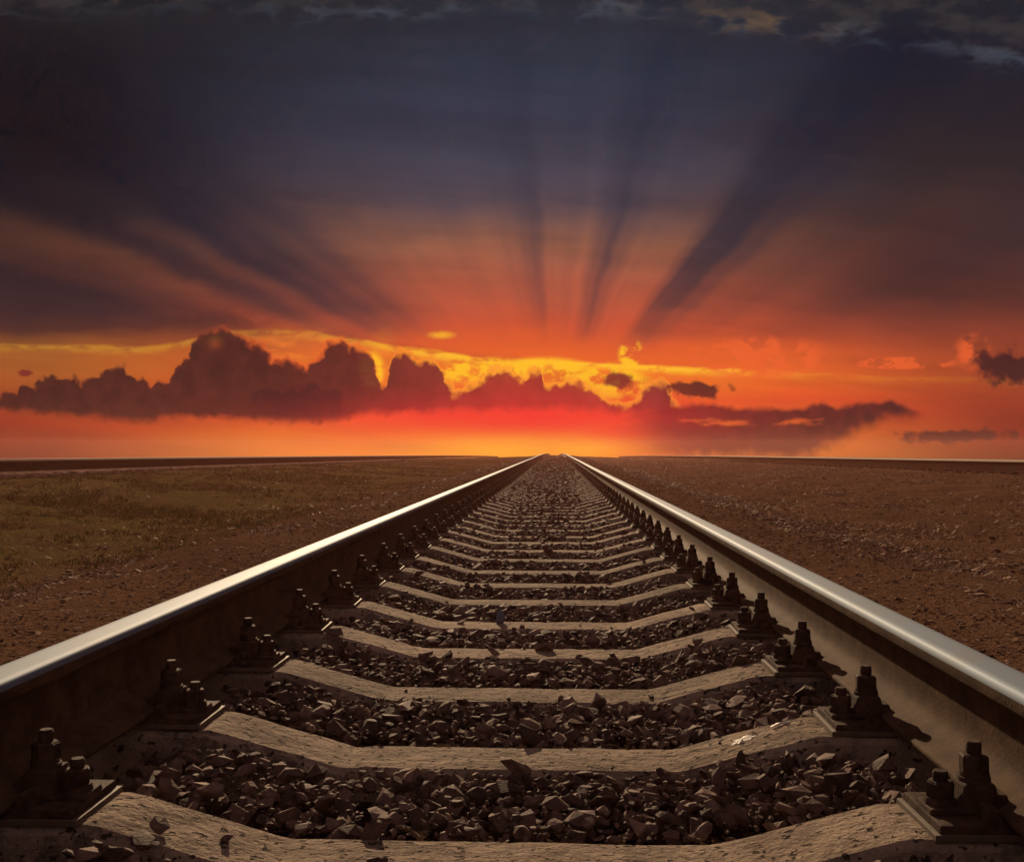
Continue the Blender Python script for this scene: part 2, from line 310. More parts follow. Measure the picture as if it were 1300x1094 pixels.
def stone_mat(name, dark, mid, pale, rough=0.75, spec=0.08):
    def f(t, b, co, geo, oi):
        r = geo.outputs['Random Per Island']; pos = geo.outputs['Position']
        n = t.noise(pos, 60, 4, 0.6)
        c = t.ramp(r, [(0, dark), (0.45, mid), (0.80, t.mix and tuple((m + p) / 2 for m, p in zip(mid, pale))), (0.93, pale), (1, pale)])
        c = t.mix(t.m('MULTIPLY', t.mr(n, 0.35, 0.7), 0.5), c, tuple(v * 0.5 for v in dark[:3]) + (1,))
        t.l.new(c, b.inputs['Base Color']); b.inputs['Roughness'].default_value = rough; b.inputs['Specular IOR Level'].default_value = spec
        bump(t, b, t.noise(pos, 170, 3, 0.65), 0.5, 0.004)
    return mat(name, f)
M_ball = stone_mat('crushed_ballast_stone', (0.062, 0.038, 0.031, 1), (0.125, 0.078, 0.062, 1), (0.24, 0.16, 0.125, 1))
M_chip = stone_mat('earthy_field_gravel', (0.130, 0.070, 0.045, 1), (0.215, 0.120, 0.075, 1), (0.56, 0.38, 0.26, 1), 0.9, 0.03)

def m_ground(t, b, co, geo, oi):
    pos = geo.outputs['Position']; s = t.new('ShaderNodeSeparateXYZ'); t.l.new(pos, s.inputs[0]); X = s.outputs[0]
    a = t.noise(pos, 0.9, 6, 0.62); f = t.noise(pos, 16, 5, 0.65); g = t.noise(pos, 70, 3, 0.6)
    dirt = t.mix(t.mr(a, 0.3, 0.7), (0.120, 0.064, 0.041, 1), (0.195, 0.108, 0.067, 1))
    dirt = t.mix(t.m('MULTIPLY', t.mr(f, 0.45, 0.7), 0.6), dirt, (0.225, 0.130, 0.080, 1))
    sod = t.mix(t.mr(f, 0.3, 0.7), (0.132, 0.090, 0.039, 1), (0.205, 0.152, 0.057, 1))
    gl = t.m('MULTIPLY', t.mr(X, -2.3, -3.6), t.mr(X, -7.6, -7.0))
    gm = t.m('MULTIPLY', gl, t.mr(t.m('MULTIPLY_ADD', f, 0.3, a), 0.44, 0.72))
    c = t.mix(gm, dirt, sod)
    c = t.mix(t.mr(t.m('ABSOLUTE', X), 0.95, 0.88), c, t.mix(t.mr(f, 0.35, 0.65), (0.030, 0.018, 0.014, 1), (0.09, 0.055, 0.042, 1)))
    trk = t.m('MAXIMUM', t.mr(t.m('ABSOLUTE', t.m('ADD', X, 8.8)), 1.75, 1.55), t.mr(t.m('ABSOLUTE', t.m('SUBTRACT', X, 9.8)), 1.75, 1.55))
    c = t.mix(trk, c, t.mix(t.mr(f, 0.35, 0.65), (0.030, 0.017, 0.012, 1), (0.075, 0.042, 0.030, 1)))
    t.l.new(c, b.inputs['Base Color']); b.inputs['Roughness'].default_value = 1.0; b.inputs['Specular IOR Level'].default_value = 0.0
    bump(t, b, t.m('ADD', t.m('MULTIPLY', f, 1.4), g), 1.0, 0.06)
M_ground = mat('dry_earth', m_ground)

def m_grass(t, b, co, geo, oi):
    r = geo.outputs['Random Per Island']
    c = t.ramp(r, [(0, (0.095, 0.080, 0.022, 1)), (0.55, (0.20, 0.165, 0.045, 1)), (0.85, (0.28, 0.20, 0.07, 1)), (1, (0.30, 0.20, 0.07, 1))])
    t.l.new(c, b.inputs['Base Color']); b.inputs['Roughness'].default_value = 0.8; b.inputs['Specular IOR Level'].default_value = 0.02
M_grass = mat('dry_grass_blades', m_grass)

def m_straw(t, b, co, geo, oi):
    c = t.ramp(geo.outputs['Random Per Island'], [(0, (0.13, 0.07, 0.04, 1)), (0.75, (0.25, 0.15, 0.09, 1)), (1, (0.52, 0.36, 0.23, 1))])
    t.l.new(c, b.inputs['Base Color']); b.inputs['Roughness'].default_value = 0.7; b.inputs['Specular IOR Level'].default_value = 0.2
M_straw = mat('bleached_straw', m_straw)

def plain(name, c, rough=0.6):
    def f(t, b, co, geo, oi):
        n = t.noise(geo.outputs['Position'], 90, 4, 0.6)
        t.l.new(t.mix(n, tuple(v * 0.7 for v in c) + (1,), tuple(min(1, v * 1.2) for v in c) + (1,)), b.inputs['Base Color']); b.inputs['Roughness'].default_value = rough
    return mat(name, f)
M_drop = plain('white_splash', (0.62, 0.58, 0.52)); M_scrap = plain('pale_scrap', (0.70, 0.64, 0.56))
M_blue = plain('bluish_stone', (0.13, 0.14, 0.19)); M_stalk = plain('dead_stalk', (0.26, 0.20, 0.10))

# ------------------------------------------------------------------ object helpers
def link(name, me, parent=None, loc=(0, 0, 0), rz=0.0):
    o = bpy.data.objects.new(name, me); C.objects.link(o); o.location = loc; o.rotation_euler = (0, 0, rz)
    if parent: o.parent = parent
    return o
def mesh_np(name, V, T, mats, mi=None, smooth=False):
    me = bpy.data.meshes.new(name); V = np.asarray(V, np.float32); T = np.asarray(T, np.int32)
    me.vertices.add(len(V)); me.vertices.foreach_set('co', V.ravel())
    k = T.shape[1]; me.loops.add(T.size); me.loops.foreach_set('vertex_index', T.ravel())
    me.polygons.add(len(T)); me.polygons.foreach_set('loop_start', np.arange(0, T.size, k, dtype=np.int32))
    if mi is not None: me.polygons.foreach_set('material_index', np.asarray(mi, np.int32))
    me.polygons.foreach_set('use_smooth', np.full(len(T), smooth))
    for m in mats: me.materials.append(m)
    me.update(calc_edges=True); me.validate(); return me
def bm_mesh(name, bm, mats, smooth=False):
    bmesh.ops.recalc_face_normals(bm, faces=bm.faces)
    me = bpy.data.meshes.new(name)
    for f in bm.faces: f.smooth = smooth
    bm.to_mesh(me); bm.free()
    for m in mats: me.materials.append(m)
    return me
def tag(o, label, cat, group=None, kind=None):
    if label: o['label'] = label
    if cat: o['category'] = cat
    if group: o['group'] = group
    if kind: o['kind'] = kind
    return o

# ------------------------------------------------------------------ ground
def build_ground():
    xs = np.concatenate([-np.geomspace(700, 13, 26), np.linspace(-12.5, -2.2, 90), np.linspace(-2.12, 2.12, 107), np.linspace(2.2, 14, 100), np.geomspace(14.6, 700, 26)])
    ys = np.concatenate([np.linspace(-8, 0.9, 14), np.geomspace(1.1, 140, 330), np.geomspace(145, 1800, 30)])
    X, Y = np.meshgrid(xs, ys); Z = ground(X, Y)
    n = np.zeros_like(Z)
    for i in range(X.shape[0]):
        for j in range(X.shape[1]):
            x, y = X[i, j], Y[i, j]
            if abs(x) > 14 or y > 140: continue
            n[i, j] = 0.045 * mn.noise(Vector((x * 0.8, y * 0.5, 0))) + 0.032 * mn.noise(Vector((x * 2.6, y * 1.9, 3))) + 0.022 * mn.noise(Vector((x * 7, y * 6, 7)))
    wgt = sstep(1.5, 2.6, np.abs(X)) * (1 - sstep(6.9, 7.3, -X) * (1 - sstep(10.3, 10.8, -X))) * (1 - sstep(7.9, 8.3, X) * (1 - sstep(11.3, 11.8, X)))
    Z = Z + n * (0.12 + 0.88 * wgt)
    V = np.stack([X, Y, Z], -1).reshape(-1, 3); nx = len(xs); ny = len(ys)
    idx = np.arange(nx * ny).reshape(ny, nx)
    q = np.stack([idx[:-1, :-1], idx[:-1, 1:], idx[1:, 1:], idx[1:, :-1]], -1).reshape(-1, 4)
    tag(link('ground', mesh_np('ground', V, q, [M_ground], smooth=True)), None, None, kind='structure')
build_ground()

# ------------------------------------------------------------------ rails
def rail_profile():
    hw, ft, wb = 0.0365, 0.075, 0.009
    right = [(0.0, 0.18), (0.018, 0.1799), (0.029, 0.1793), (0.0342, 0.1755), (0.0362, 0.166), (0.0372, 0.150), (0.036, 0.1465),
             (0.016, 0.1385), (0.0105, 0.130), (wb, 0.110), (wb, 0.070), (0.0115, 0.048), (0.020, 0.034), (0.036, 0.0235), (0.066, 0.0135), (0.0745, 0.0105), (0.075, 0.004), (0.073, 0.0)]
    left = [(-x, z) for x, z in right[1:]][::-1]
    return [p for p in right] + [p for p in left]
PROF = rail_profile()
def rail_mesh(name, xc, ztop, y0, y1, inward, cant=0.03, head=None):
    ys = np.concatenate([np.arange(y0, 12, 0.5), np.arange(12, y1, 2.0), [y1]])
    P = np.array(PROF); n = len(P); ca, sa = math.cos(cant * inward), math.sin(cant * inward)
    V = []
    for y in ys:
        wob = 0.004 * math.sin(y * 0.21 + xc) * min(1, y / 20)
        zz = float(ztop(y)) - 0.18
        px = P[:, 0]; pz = P[:, 1] - 0.18
        V.append(np.stack([xc + wob + px * ca + pz * sa, np.full(n, y), zz + 0.18 + pz * ca - px * sa], -1))
    V = np.concatenate(V); T = []; mi = []
    w = 6 if head else 4; top = set(range(0, w)) | set(range(n - w, n))  # on side rails the painted light line also covers the head sides
    for k in range(len(ys) - 1):
        for i in range(n):
            j = (i + 1) % n
            T.append((k * n + i, k * n + j, (k + 1) * n + j, (k + 1) * n + i)); mi.append(1 if i in top else 0)
    me = mesh_np(name, V, T, [M_silh if head else M_rust, head or M_pol], mi, smooth=True)
    bm = bmesh.new(); bm.from_mesh(me); bm.verts.ensure_lookup_table()
    for base, rev in ((0, False), ((len(ys) - 1) * n, True)):
        f = [bm.verts[base + i] for i in range(n)]; bm.faces.new(f if not rev else f[::-1])
    bmesh.ops.recalc_face_normals(bm, faces=bm.faces); bm.to_mesh(me); bm.free()
    return me
RX = 0.76 + 0.0365
main_top = lambda y: RT + drop(y)
tag(link('rail', rail_mesh('rail', -RX, main_top, -2.5, 175, 1)), 'left-hand shiny topped steel rail of the near main track', 'rail', 'rails of the main track')
tag(link('rail', rail_mesh('rail', RX, main_top, -2.5, 175, -1)), 'right-hand shiny topped steel rail of the near main track, its web sunlit', 'rail', 'rails of the main track')
tag(link('rail', rail_mesh('rail', XL + RX, rail_l, -2.5, 150, -1, head=M_litline)), 'nearer dark rail of the distant track beyond the grass on the left', 'rail', 'rails of the left track')
tag(link('rail', rail_mesh('rail', XL - RX, rail_l, -2.5, 150, 1, head=M_litline)), 'farther dark rail of the distant track beyond the grass on the left', 'rail', 'rails of the left track')
tag(link('rail', rail_mesh('rail', XR - RX, rail_r, -2.5, 150, 1, head=M_litline)), 'nearer dark rail of the distant track beyond the gravel on the right', 'rail', 'rails of the right track')
tag(link('rail', rail_mesh('rail', XR + RX, rail_r, -2.5, 150, -1, head=M_litline)), 'farther dark rail of the distant track beyond the gravel on the right', 'rail', 'rails of the right track')

# ------------------------------------------------------------------ sleepers
def top_z(x):
    a = abs(x); return float(np.interp(a, [0, 0.330, 0.345, 0.585, 0.60, 1.06, 1.35], [0, 0, 0.0025, 0.0675, SEAT, SEAT, 0.055]))
def sleeper_mesh(seed):
    r = random.Random(seed); bm = bmesh.new()
    xs = sorted(set([round(v, 4) for v in np.linspace(-1.35, 1.35, 163)] + [-0.6, -0.575, 0.575, 0.6, 0.325, -0.325]))
    rows = []
    for x in xs:
        z = top_z(x); o = seed * 9.3
        e1 = 0.0022 * mn.noise(Vector((x * 14, o, 0))) + max(0, mn.noise(Vector((x * 23, o + 4, 1))) - 0.34) * 0.035
        e2 = 0.0022 * mn.noise(Vector((x * 14, o, 9))) + max(0, mn.noise(Vector((x * 23, o + 4, 5))) - 0.34) * 0.035
        tz = 0.002 * mn.noise(Vector((x * 10, o, 4)))
        w = 0.088; b = 0.012
        pr = [(-0.125, -0.16), (-w - 0.012, z - 0.05), (-w - 0.003 + e1, z - b), (-w + b + e1, z - 0.001 + tz)]
        for q in (-0.045, -0.015, 0.015, 0.045): pr.append((q, z + tz + 0.0022 * mn.noise(Vector((x * 25, q * 40, o)))))
        pr += [(w - b - e2, z - 0.001 + tz), (w + 0.003 - e2, z - b), (w + 0.012, z - 0.05), (0.125, -0.16)]
        rows.append([bm.verts.new((x, py, pz)) for py, pz in pr])
    n = len(rows[0])
    for a, c in zip(rows, rows[1:]):
        for i in range(n):
            j = (i + 1) % n
            f = bm.faces.new((a[i], c[i], c[j], a[j]))
    bm.faces.new(rows[0]); bm.faces.new(rows[-1][::-1])
    return bm_mesh('sleeper', bm, [M_conc])
SLM = [sleeper_mesh(i) for i in range(6)]
def m_dirty(t, b, co, geo, oi):
    n = t.noise(geo.outputs['Position'], 7, 5, 0.65)
    t.l.new(t.mix(t.mr(n, 0.3, 0.7), (0.20, 0.125, 0.085, 1), (0.55, 0.38, 0.28, 1)), b.inputs['Base Color']); b.inputs['Roughness'].default_value = 0.95; b.inputs['Specular IOR Level'].default_value = 0.0
M_dirty = mat('dirt_covered_concrete', m_dirty)
M_dirtier = mat('soil_covered_concrete', lambda t, b, co, geo, oi: (t.l.new(t.mix(t.noise(geo.outputs['Position'], 7, 4), (0.07, 0.038, 0.024, 1), (0.17, 0.095, 0.06, 1)), b.inputs['Base Color']), setattr(b.inputs['Roughness'], 'default_value', 0.95), setattr(b.inputs['Specular IOR Level'], 'default_value', 0.0)))
SLD = []; SLE = []
for q in SLM:
    q = q.copy(); q.materials.clear(); q.materials.append(M_dirty); SLD.append(q)
    q = q.copy(); q.materials.clear(); q.materials.append(M_dirtier); SLE.append(q)
ORD = ['first','second','third','fourth','fifth','sixth','seventh','eighth','ninth','tenth','eleventh','twelfth','thirteenth','fourteenth','fifteenth',
       'sixteenth','seventeenth','eighteenth','nineteenth','twentieth','twenty-first','twenty-second','twenty-third','twenty-fourth']
sleepers = []          # (number, y)
for k in range(-6, 112):
    y = Y1 + PITCH * k + random.uniform(-0.012, 0.012)
    if k == 0: lab = 'concrete sleeper with white droppings splashed on its right arm'
    elif k == -1: lab = 'closest concrete sleeper at the bottom edge, before the one with white droppings'
    elif k < -1: lab = 'concrete sleeper behind the viewpoint, below the frame'
    elif k <= 24: lab = ORD[k - 1] + ' concrete sleeper beyond the one with white droppings'
    else: lab = 'small far concrete sleeper half lost in ballast towards the vanishing point'
    if k < -1: continue
    o = link('sleeper', SLM[k % 6], None, (random.uniform(-.008, .008), y, float(drop(y)) + random.uniform(-.003, .003)), random.uniform(-.006, .006))
    tag(o, lab, 'sleeper', 'concrete sleepers of the main track'); sleepers.append((k, y, lab))
def splash(cx, cy, l, w, a, seed):
    bm = bmesh.new(); r = random.Random(seed); ring = []
    for i in range(22):
        th = i / 22 * 2 * math.pi; rr = r.uniform(.45, 1.3)
        px, py = l * rr * math.cos(th), w * rr * math.sin(th)
        X = cx + px * math.cos(a) - py * math.sin(a); Y = cy + px * math.sin(a) + py * math.cos(a)
        ring.append(bm.verts.new((X, Y, top_z(X) + .0008)))
    c = bm.verts.new((cx, cy, top_z(cx) + .004))
    for i in range(22): bm.faces.new((ring[i], ring[(i + 1) % 22], c))
    return bm_mesh('bird_dropping', bm, [M_drop])
tag(link('bird_dropping', splash(0.465, 2.190, .030, .016, .5, 3)), 'larger white bird dropping halfway up the right arm of a near sleeper', 'dropping')
tag(link('bird_dropping', splash(0.548, 2.228, .026, .010, .3, 8)), 'smaller white bird dropping near the plate end of the right sleeper arm', 'dropping')

# neighbouring tracks: sleeper ends in pale concrete
for xc, rt, side in ((XL, rail_l, 'left'), (XR, rail_r, 'right')):
    for k in range(-2, 110):
        y = 1.0 + PITCH * k
        lim = 8 if side == 'left' else 10
        if y < lim or y > 52: continue
        z = float(rt(y)) - 0.185 - SEAT
        o = link('sleeper', (SLD if side == 'left' else SLE)[(k * 5) % 6], None, (xc + random.uniform(-.02, .02), y, z), random.uniform(-.01, .01))
        tag(o, 'pale concrete sleeper end showing under the distant dark rail on the far ' + side, 'sleeper', 'sleepers of the ' + side + ' track')

# ------------------------------------------------------------------ rail fastenings
def cone(bm, r1, r2, h, seg, z, x=0, y=0, rot=0):
    from mathutils import Matrix
    bmesh.ops.create_cone(bm, cap_ends=True, segments=seg, radius1=r1, radius2=r2, depth=h, matrix=Matrix.Translation((x, y, z + h / 2)) @ Matrix.Rotation(rot, 4, 'Z'))
def box(bm, x0, x1, y0, y1, z0, z1, tx=0.0, ty=0.0, bev=0.0):
    b = bmesh.new()
    vs = [b.verts.new(p) for p in ((x0, y0, z0), (x1, y0, z0), (x1, y1, z0), (x0, y1, z0), (x0 + tx, y0 + ty, z1), (x1 - tx, y0 + ty, z1), (x1 - tx, y1 - ty, z1), (x0 + tx, y1 - ty, z1))]
    for f in ((3, 2, 1, 0), (4, 5, 6, 7), (0, 1, 5, 4), (1, 2, 6, 5), (2, 3, 7, 6), (3, 0, 4, 7)): b.faces.new([vs[i] for i in f])
    if bev: bmesh.ops.bevel(b, geom=list(b.edges), offset=bev, segments=2, affect='EDGES', profile=0.6)
    me = bpy.data.meshes.new('tmp'); b.to_mesh(me); b.free(); bm.from_mesh(me); bpy.data.meshes.remove(me)
# local frame: origin under the rail centre on the seat, +x away from the track centre
def plate_bm():
    bm = bmesh.new()
    box(bm, -0.168, 0.168, -0.078, 0.078, 0.006, 0.0185, 0.002, 0.002, 0.002)
    for s in (-1, 1):
        box(bm, s * 0.088 - 0.011, s * 0.088 + 0.011, -0.076, 0.076, 0.016, 0.040, 0.003, 0.003, 0.002)
    return bm
def pad_bm():
    bm = bmesh.new(); box(bm, -0.176, 0.176, -0.083, 0.083, -0.002, 0.007, 0.001, 0.001, 0.001); return bm
def clamp_bm():         # over the foot edge; the bolt axis is the origin
    bm = bmesh.new()
    box(bm, -0.031, 0.029, -0.036, 0.036, 0.019, 0.062, 0.007, 0.009, 0.005)
    box(bm, 0.010, 0.043, -0.028, 0.028, 0.030, 0.046, 0.003, 0.006, 0.003)
    return bm
def washer_bm(r, h, z):
    bm = bmesh.new(); cone(bm, r, r * 0.97, h * 0.45, 20, z); cone(bm, r * 0.9, r * 0.88, h * 0.5, 20, z + h * 0.5, 0.001, 0.001); return bm
def nut_bm(r, h, z, rot):
    bm = bmesh.new(); cone(bm, r * 0.96, r, h * 0.12, 6, z, rot=rot); cone(bm, r, r, h * 0.76, 6, z + h * 0.12, rot=rot); cone(bm, r, r * 0.84, h * 0.12, 6, z + h * 0.88, rot=rot); return bm
def bolt_bm(r, z0, z1):
    bm = bmesh.new(); n = 5; st = (z1 - z0 - 0.004) / n
    for i in range(n): cone(bm, r * 0.93, r, st * 0.5, 14, z0 + i * st); cone(bm, r, r * 0.93, st * 0.5, 14, z0 + (i + 0.5) * st)
    cone(bm, r, r * 0.8, 0.004, 14, z1 - 0.004); return bm
def bush_bm():
    bm = bmesh.new(); box(bm, -0.027, 0.027, -0.032, 0.032, 0.0185, 0.026, 0.002, 0.002, 0.0015); cone(bm, 0.024, 0.022, 0.010, 18, 0.026); return bm
CX, AX = 0.088, 0.138           # clamp bolt and anchor bolt from the rail centre
TM = {'plate': bm_mesh('base_plate', plate_bm(), [M_fast]), 'pad': bm_mesh('rubber_pad', pad_bm(), [M_rub]),
      'clamp': bm_mesh('clamp', clamp_bm(), [M_fast]), 'w1': bm_mesh('washer', washer_bm(0.024, 0.012, 0.062), [M_fast]),
      'n1': bm_mesh('nut', nut_bm(0.0215, 0.026, 0.074, 0.3), [M_fast]), 'b1': bm_mesh('clamp_bolt', bolt_bm(0.0115, 0.040, 0.119), [M_fast]),
      'bush': bm_mesh('washer', bush_bm(), [M_fast]), 'n2': bm_mesh('nut', nut_bm(0.0205, 0.024, 0.036, 0.1), [M_fast]), 'b2': bm_mesh('anchor_bolt', bolt_bm(0.0115, 0.02, 0.075), [M_fast])}
def make_fastening():
    root = bpy.data.objects.new('rail_fastening', None); C.objects.link(root)
    link('rubber_pad', TM['pad'], root); link('base_plate', TM['plate'], root)
    for s in (-1, 1):
        rz = 0 if s < 0 else math.pi
        c = link('clamp', TM['clamp'], root, (s * CX, 0, 0), rz)
        b = link('clamp_bolt', TM['b1'], root, (s * CX, 0, 0), rz)
        link('washer', TM['w1'], b); link('nut', TM['n1'], b, (0, 0, 0), 0.4 * s)
        a = link('anchor_bolt', TM['b2'], root, (s * AX, 0, 0), rz)
        link('washer', TM['bush'], a); link('nut', TM['n2'], a, (0, 0, 0), 0.7 * s)
    return root
def copy_tree(o, parent=None):
    c = o.copy(); C.objects.link(c)
    if parent: c.parent = parent
    for ch in list(o.children): copy_tree(ch, c)
    return c
def low_mesh():
    bm = bmesh.new()
    for f in (plate_bm, pad_bm):
        b = f(); me = bpy.data.meshes.new('t'); b.to_mesh(me); b.free(); bm.from_mesh(me); bpy.data.meshes.remove(me)
    for s in (-1, 1):
        box(bm, s * CX - 0.033, s * CX + 0.033, -0.036, 0.036, 0.018, 0.064, 0.008, 0.009)
        cone(bm, 0.0215, 0.0205, 0.038, 6, 0.063, s * CX); cone(bm, 0.0115, 0.011, 0.022, 8, 0.099, s * CX)
        box(bm, s * AX - 0.026, s * AX + 0.026, -0.03, 0.03, 0.018, 0.035, 0.003, 0.003)
        cone(bm, 0.0205, 0.02, 0.026, 6, 0.034, s * AX); cone(bm, 0.0115, 0.011, 0.018, 8, 0.058, s * AX)
    return bm_mesh('rail_fastening', bm, [M_fast])
LOW = low_mesh(); proto = None
for k, y, lab in sleepers:
    for s, nm in ((-1, 'left-hand'), (1, 'right-hand')):
        loc = (s * (RX + 0.004 * math.sin(y * 0.21 + s * RX) * 0), y + random.uniform(-.006, .006), SEAT + 0.001 + float(drop(y))); rz = 0 if s > 0 else math.pi
        rz += random.uniform(-.02, .02)
        if k == 0: lb = 'rusty bolted fastening of the %s rail on the sleeper with white droppings' % nm
        elif k == -1: lb = 'closest rusty fastening of the %s rail, on the sleeper at the bottom edge' % nm
        elif k < -1: lb = 'rusty fastening of the %s rail below the frame' % nm
        elif k <= 24: lb = 'rusty bolted fastening of the %s rail on the %s sleeper beyond the droppings' % (nm, ORD[k - 1])
        else: lb = 'tiny dark fastening far along the %s rail in the distant row' % nm
        if k <= 24:
            if proto is None: proto = make_fastening(); o = proto
            else: o = copy_tree(proto)
        else: o = bpy.data.objects.new('rail_fastening', LOW); C.objects.link(o)
        o.location = loc; o.rotation_euler = (0, 0, rz)
        tag(o, lb, 'rail fastening', 'bolted fastenings along the %s rail' % nm)

# ------------------------------------------------------------------ ballast and gravel (uncountable)
def rock(seed, npts, flat):
    r = random.Random(seed); bm = bmesh.new()
    for i in range(npts):
        v = Vector((r.gauss(0, 1), r.gauss(0, 1), r.gauss(0, 1))).normalized() * r.uniform(0.8, 1.0)
        bm.verts.new((v.x * 1.0, v.y * r.uniform(.7, .8), v.z * flat))
    g = bmesh.ops.convex_hull(bm, input=bm.verts)
    bmesh.ops.delete(bm, geom=[v for v in bm.verts if not v.link_faces], context='VERTS')
    bmesh.ops.triangulate(bm, faces=bm.faces); bmesh.ops.recalc_face_normals(bm, faces=bm.faces)
    bm.verts.index_update()
    V = np.array([v.co[:] for v in bm.verts]); T = np.array([[v.index for v in f.verts] for f in bm.faces]); bm.free(); return V, T
ROCK = [rock(i, 13 + i % 5, 0.40 + 0.04 * (i % 7)) for i in range(24)]
ROCK_LO = [rock(50 + i, 8, 0.6) for i in range(12)]
ROCK_FLAT = [rock(80 + i, 8, 0.26 + .02 * (i % 5)) for i in range(12)]
def scatter(name, pts, size, tilt, material, lib):
    pts = np.asarray(pts); size = np.asarray(size); Vs = []; Ts = []; off = 0
    which = rng.integers(0, len(lib), len(pts))
    for k, (V, T) in enumerate(lib):
        ii = np.nonzero(which == k)[0]
        if not len(ii): continue
        n = len(ii); az = rng.uniform(0, 6.283, n); tx = rng.normal(0, tilt, n); ty = rng.normal(0, tilt, n)
        ca, sa = np.cos(az), np.sin(az); cx, sx = np.cos(tx), np.sin(tx); cy, sy = np.cos(ty), np.sin(ty)
        v = V[None] * size[ii, None, None] * rng.uniform(0.75, 1.25, (n, 1, 3))
        x, y, z = v[..., 0], v[..., 1], v[..., 2]
        x, y = x * ca[:, None] - y * sa[:, None], x * sa[:, None] + y * ca[:, None]
        y, z = y * cx[:, None] - z * sx[:, None], y * sx[:, None] + z * cx[:, None]
        x, z = x * cy[:, None] + z * sy[:, None], -x * sy[:, None] + z * cy[:, None]
        w = np.stack([x, y, z], -1) + pts[ii][:, None, :]
        Vs.append(w.reshape(-1, 3)); Ts.append((T[None] + (np.arange(n) * len(V))[:, None, None] + off).reshape(-1, 3)); off += n * len(V)
    return link(name, mesh_np(name, np.concatenate(Vs), np.concatenate(Ts), [material]))
SY = np.array([s[1] for s in sleepers])
def crib(zones):
    P, Sz = [], []
    for y0, y1, xa, xb, dens, s0, s1 in zones:
        n = int((y1 - y0) * (xb - xa) * 2 * dens)
        x = rng.uniform(xa, xb, n) * rng.choice([-1, 1], n); y = rng.uniform(y0, y1, n)
        s = rng.uniform(s0, s1, n) ** 1.0 * rng.choice([1.25, 1, 1, .75, .6, .45], n)
        d = np.min(np.abs(y[:, None] - SY[None]), 1)
        a = np.abs(x)
        cover = sstep(18, 52, y)                      # far down the line ballast heaps over the sleepers
        lump = np.array([mn.noise(Vector((u * 2.2, v * 1.5, 1.7))) for u, v in zip(x, y)])
        z = -0.008 + 0.044 * sstep(0.34, 0.56, a) * (a < .75) + 0.012 * lump + rng.normal(0, 0.009, n) + 0.040 * cover
        on = (d < 0.095 + s * 0.55) & (a < 1.34)
        tz = np.interp(a, [0, .34, .58, 1.34], [0, 0, SEAT, SEAT])
        keep = rng.uniform(0, 1, n) < (0.006 + 0.05 * sstep(4, 9, y) * (lump > 0.05) + 0.42 * sstep(14, 46, y) * (0.35 + (lump > -0.05)) * np.where(a < .36, 1, .35))
        z = np.where(on, np.maximum(z, tz + s * 0.25), z)
        ok = ~on | keep
        nearrail = (np.abs(a - RX) < 0.09); ok &= ~nearrail
        ok &= ~((a > 0.58) & (a < 1.0) & (d < 0.125))
        P.append(np.stack([x, y, z + drop(y)], -1)[ok]); Sz.append(s[ok])
    return np.concatenate(P), np.concatenate(Sz)
p, s = crib([(0.6, 4.2, 0, 0.715, 1300, .014, .033), (0.6, 4.2, 0, 0.715, 2600, .005, .012), (4.2, 9, 0, 0.715, 900, .014, .034), (4.2, 9, 0, 0.715, 1000, .006, .014), (9, 20, 0, 0.715, 420, .020, .042), (20, 46, 0, 0.715, 220, .026, .050),
             ])
tag(scatter('ballast', p, s, 0.42, M_ball, ROCK), None, None, kind='stuff')
p, s = crib([(46, 130, 0, 0.715, 110, .035, .06)])
tag(scatter('ballast', p, s, 0.4, M_ball, ROCK_LO), None, None, kind='stuff')
def field(n, x0, x1, y0, y1, s0, s1, pw, grow):
    y = y0 * (y1 / y0) ** rng.uniform(0, 1, n); x = rng.uniform(x0, x1, n)
    s = (s0 + (s1 - s0) * rng.uniform(0, 1, n) ** pw) * (1 + grow * y)
    nn = np.array([mn.noise(Vector((u * .7, v * .5, 9))) + .5 * mn.noise(Vector((u * 2.3, v * 1.9, 2))) for u, v in zip(x, y)])
    ok = nn > rng.uniform(-.7, .5, n); x, y, s = x[ok], y[ok], s[ok]
    return np.stack([x, y, ground(x, y) + s * .06], -1), s
pr, sr = field(110000, 1.7, 12, 2.2, 100, .006, .036, 2.2, .012)
pl, sl = field(36000, -7.6, -1.7, 2.2, 100, .006, .030, 2.6, .010)
ps, ss = field(9000, -11, -7.2, 9, 110, .015, .04, 1.5, .006)
def shoulder(zones):
    P, Sz = [], []
    for y0, y1, dens, s0, s1 in zones:
        n = int((y1 - y0) * 1.7 * 2 * dens); x = rng.uniform(0.93, 2.6, n) * rng.choice([-1, 1], n); y = rng.uniform(y0, y1, n); q = rng.uniform(s0, s1, n)
        P.append(np.stack([x, y, ground(x, y) + q * rng.uniform(-.2, .5, n)], -1)); Sz.append(q)
    return np.concatenate(P), np.concatenate(Sz)
sp_, ss_ = shoulder([(0.3, 7, 650, .005, .016), (7, 25, 220, .008, .022), (25, 90, 60, .02, .04)])
tag(scatter('gravel', sp_, ss_, 0.22, M_chip, ROCK_FLAT), None, None, kind='stuff')
tag(scatter('ballast', ps, ss, 0.3, M_ball, ROCK_LO), None, None, kind='stuff')
tag(scatter('gravel', np.concatenate([pr, pl]), np.concatenate([sr, sl]), 0.16, M_chip, ROCK_FLAT), None, None, kind='stuff')

